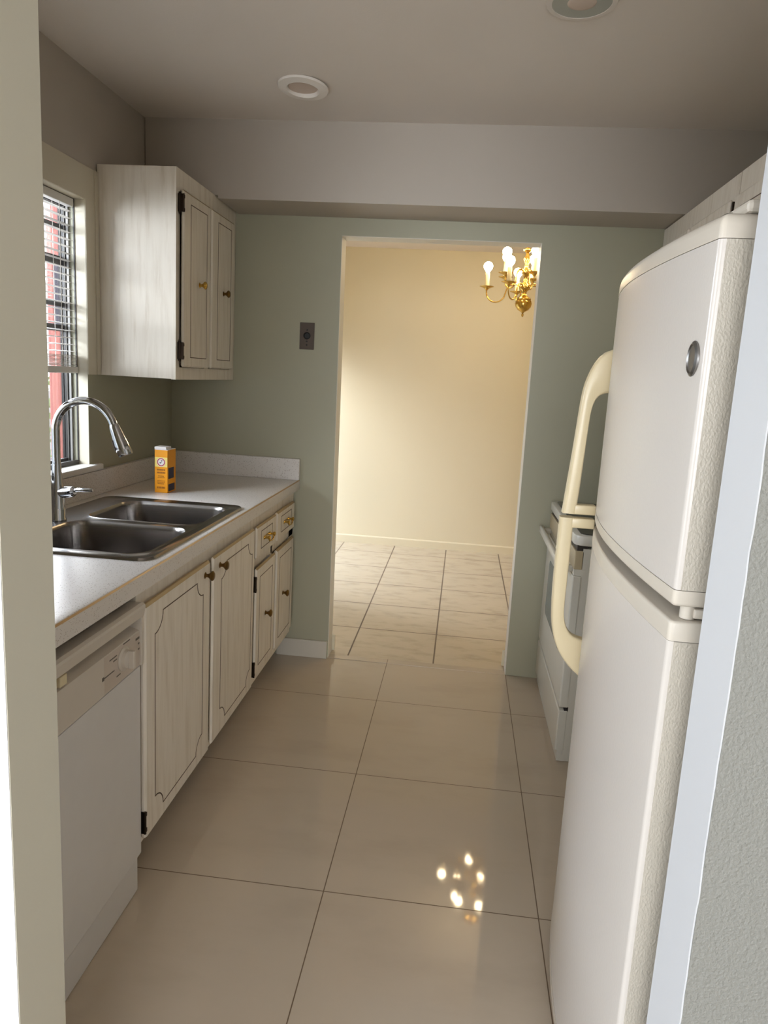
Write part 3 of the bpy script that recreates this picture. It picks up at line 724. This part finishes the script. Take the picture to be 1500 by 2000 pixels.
# ------------------------------------------------------------------ chandelier
HX, HYc = 1.765, 1.27
ch = thing('chandelier', 'brass two-tier candle chandelier with glowing bulbs hanging beyond the doorway', 'chandelier', (HX, HYc, ZC))
prof = [(0, 1.860), (.006, 1.866), (.008, 1.876), (.004, 1.884), (.012, 1.892), (.034, 1.904), (.049, 1.924), (.053, 1.942), (.050, 1.956), (.044, 1.966), (.046, 1.972), (.038, 1.980), (.020, 1.992), (.013, 2.008), (.018, 2.020), (.032, 2.030), (.035, 2.044), (.030, 2.058), (.015, 2.070), (.011, 2.10), (.018, 2.116), (.028, 2.126), (.028, 2.142), (.014, 2.155), (.011, 2.18), (.019, 2.20), (.021, 2.215), (.012, 2.235), (.009, 2.25), (.026, 2.262), (.028, 2.270), (.012, 2.28), (.007, 2.30), (.007, 2.33), (0, 2.33)]
B().lathe(prof, (HX, HYc, 0), 'z', 28).build('column', 'brass', ch, smooth=50)
b = B().tube([(HX, HYc, 2.32), (HX, HYc, 2.45)], .005, 8).lathe([(0, 2.44), (.055, 2.445), (.06, 2.469), (0, 2.4695)], (HX, HYc, 0), 'z', 24)
b.build('hanging_rod', 'brass', ch, smooth=40)
def arm(ang, R_, zp, z_low, z_hub, r_mid, z_mid):
    ca, sa = math.cos(math.radians(ang)), math.sin(math.radians(ang))
    def P(r, z): return Vector((HX + r * ca, HYc + r * sa, z))
    cr, rr = (R_ + r_mid) / 2, (R_ - r_mid) / 2; zc_ = min(z_low + rr, zp - .014)
    key = [P(.018, z_hub - .006), P(r_mid * .45, z_hub + .014), P(r_mid * .85, z_hub + .004)] + [P(cr + rr * math.cos(math.radians(q)), zc_ + (zc_ - z_low) * math.sin(math.radians(q))) for q in (185, 210, 240, 270, 300, 330, 355)] + [P(R_, zp - .010)]
    pts = []
    kk = [key[0]] + key + [key[-1]]
    for i in range(1, len(kk) - 2):
        p0, p1, p2, p3 = kk[i - 1:i + 3]
        for t_ in [q / 7 for q in range(7)]:
            pts.append(.5 * ((2 * p1) + (p2 - p0) * t_ + (2 * p0 - 5 * p1 + 4 * p2 - p3) * t_ ** 2 + (3 * p1 - p0 - 3 * p2 + p3) * t_ ** 3))
    pts.append(key[-1])
    a_ = B().tube(pts, .0042, 10).build('arm', 'brass', ch, smooth=60)
    c_ = P(R_, 0)
    B().lathe([(0, zp - .016), (.008, zp - .015), (.012, zp - .006), (.03, zp + .001), (.045, zp + .006), (.046, zp + .008), (.02, zp + .004), (.0, zp + .003)], c_, 'z', 26).build('drip_pan', 'brass', a_, smooth=50)
    B().lathe([(0, zp + .002), (.0145, zp + .002), (.0135, zp + .09), (.011, zp + .094), (0, zp + .094)], c_, 'z', 18).build('candle', 'candle', a_, smooth=40)
    B().lathe([(0, zp + .094), (.011, zp + .096), (.016, zp + .104), (.025, zp + .116), (.029, zp + .130), (.027, zp + .143), (.020, zp + .153), (.010, zp + .158), (0, zp + .159)], c_, 'z', 20).build('bulb', 'bulb', a_, smooth=60)
for a in (170, 98, 242, 26, 314): arm(a, .24, 2.036, 1.948, 2.044, .12, 2.035)
for a in (285, 213, 141, 69, 357): arm(a, .155, 2.107, 2.045, 2.134, .075, 2.13)

# ------------------------------------------------------------------ light: daylight through the windows, sky outside
def area(name, loc, rot, sx, sy, power, col, spread=PI):
    d = bpy.data.lights.new(name, 'AREA'); d.shape = 'RECTANGLE'; d.size, d.size_y = sx, sy; d.energy = power; d.color = col; d.spread = spread
    o = bpy.data.objects.new(name, d); COL.objects.link(o); o.location = loc
    o.rotation_euler = Vector(rot).to_track_quat('-Z', 'Z').to_euler() if len(rot) == 3 else rot
    return o
area('daylight_kitchen_window', (-.80, -.85, 2.05), (1, -.25, -1.05), .95, 1.2, 85, (.80, .89, 1))
area('daylight_kitchen_low', (-1.15, -1.95, 1.78), (1, .95, -.42), .8, .5, 38, (.84, .92, 1))
area('daylight_entry_window', (NX0 - .25, -4.55, 1.35), (1, .05, -.4), 3.2, 1.85, 86, (.84, .92, 1))
area('daylight_entry_back', (1.4, NY - .2, 1.35), (0, 1, -.3), 2.3, 1.7, 110, (.92, .96, 1))
area('daylight_dining_window', (DX0 - 1.7, 1.75, 2.45), (1, .12, -.5), 1.0, .8, 115, (.95, .97, 1))
W = bpy.data.worlds.new('sky'); S.world = W; W.use_nodes = True
nt = W.node_tree; bg = nt.nodes['Background']
g = nt.nodes.new('ShaderNodeTexCoord'); sp = nt.nodes.new('ShaderNodeSeparateXYZ'); rp = nt.nodes.new('ShaderNodeValToRGB')
nt.links.new(g.outputs['Generated'], sp.inputs[0]); nt.links.new(sp.outputs[2], rp.inputs[0]); nt.links.new(rp.outputs[0], bg.inputs[0])
rp.color_ramp.elements[0].position = 0; rp.color_ramp.elements[0].color = (.95, .97, 1, 1)
rp.color_ramp.elements[1].position = .6; rp.color_ramp.elements[1].color = (.62, .78, 1, 1)
bg.inputs[1].default_value = 4.0

# ------------------------------------------------------------------ camera
cam = bpy.data.cameras.new('camera'); co = bpy.data.objects.new('camera', cam); COL.objects.link(co); S.camera = co
yaw, pit, rol = .09623288, -.17142365, .05682221
cy, sy, cp_, sp_ = math.cos(yaw), math.sin(yaw), math.cos(pit), math.sin(pit)
fw = Vector((-sy * cp_, cy * cp_, sp_)); r0 = Vector((cy, sy, 0)); u0 = r0.cross(fw)
rt = math.cos(rol) * r0 + math.sin(rol) * u0; upv = -math.sin(rol) * r0 + math.cos(rol) * u0
m = Matrix((rt, upv, -fw)).transposed().to_4x4(); m.translation = Vector((1.436152, -3.349040, 1.441084)); co.matrix_world = m
cam.sensor_fit = 'VERTICAL'; cam.sensor_height = 36; cam.lens = 1362.1396 / 2000 * 36
cam.shift_x = -(762.2858 - 750) / 2000; cam.shift_y = (972.0436 - 1000) / 2000
cam.clip_start = .02

S.view_settings.view_transform = 'Standard'; S.view_settings.look = 'None'; S.view_settings.gamma = 1; S.view_settings.use_curve_mapping = False
S.view_settings.exposure = .12
S.cycles.use_denoising = True
try: S.cycles.denoiser = 'OPENIMAGEDENOISE'
except Exception: pass
S.cycles.max_bounces = 10; S.cycles.diffuse_bounces = 6; S.cycles.glossy_bounces = 5; S.cycles.transparent_max_bounces = 12
S.cycles.sample_clamp_indirect = 6; S.cycles.caustics_reflective = False; S.cycles.caustics_refractive = False
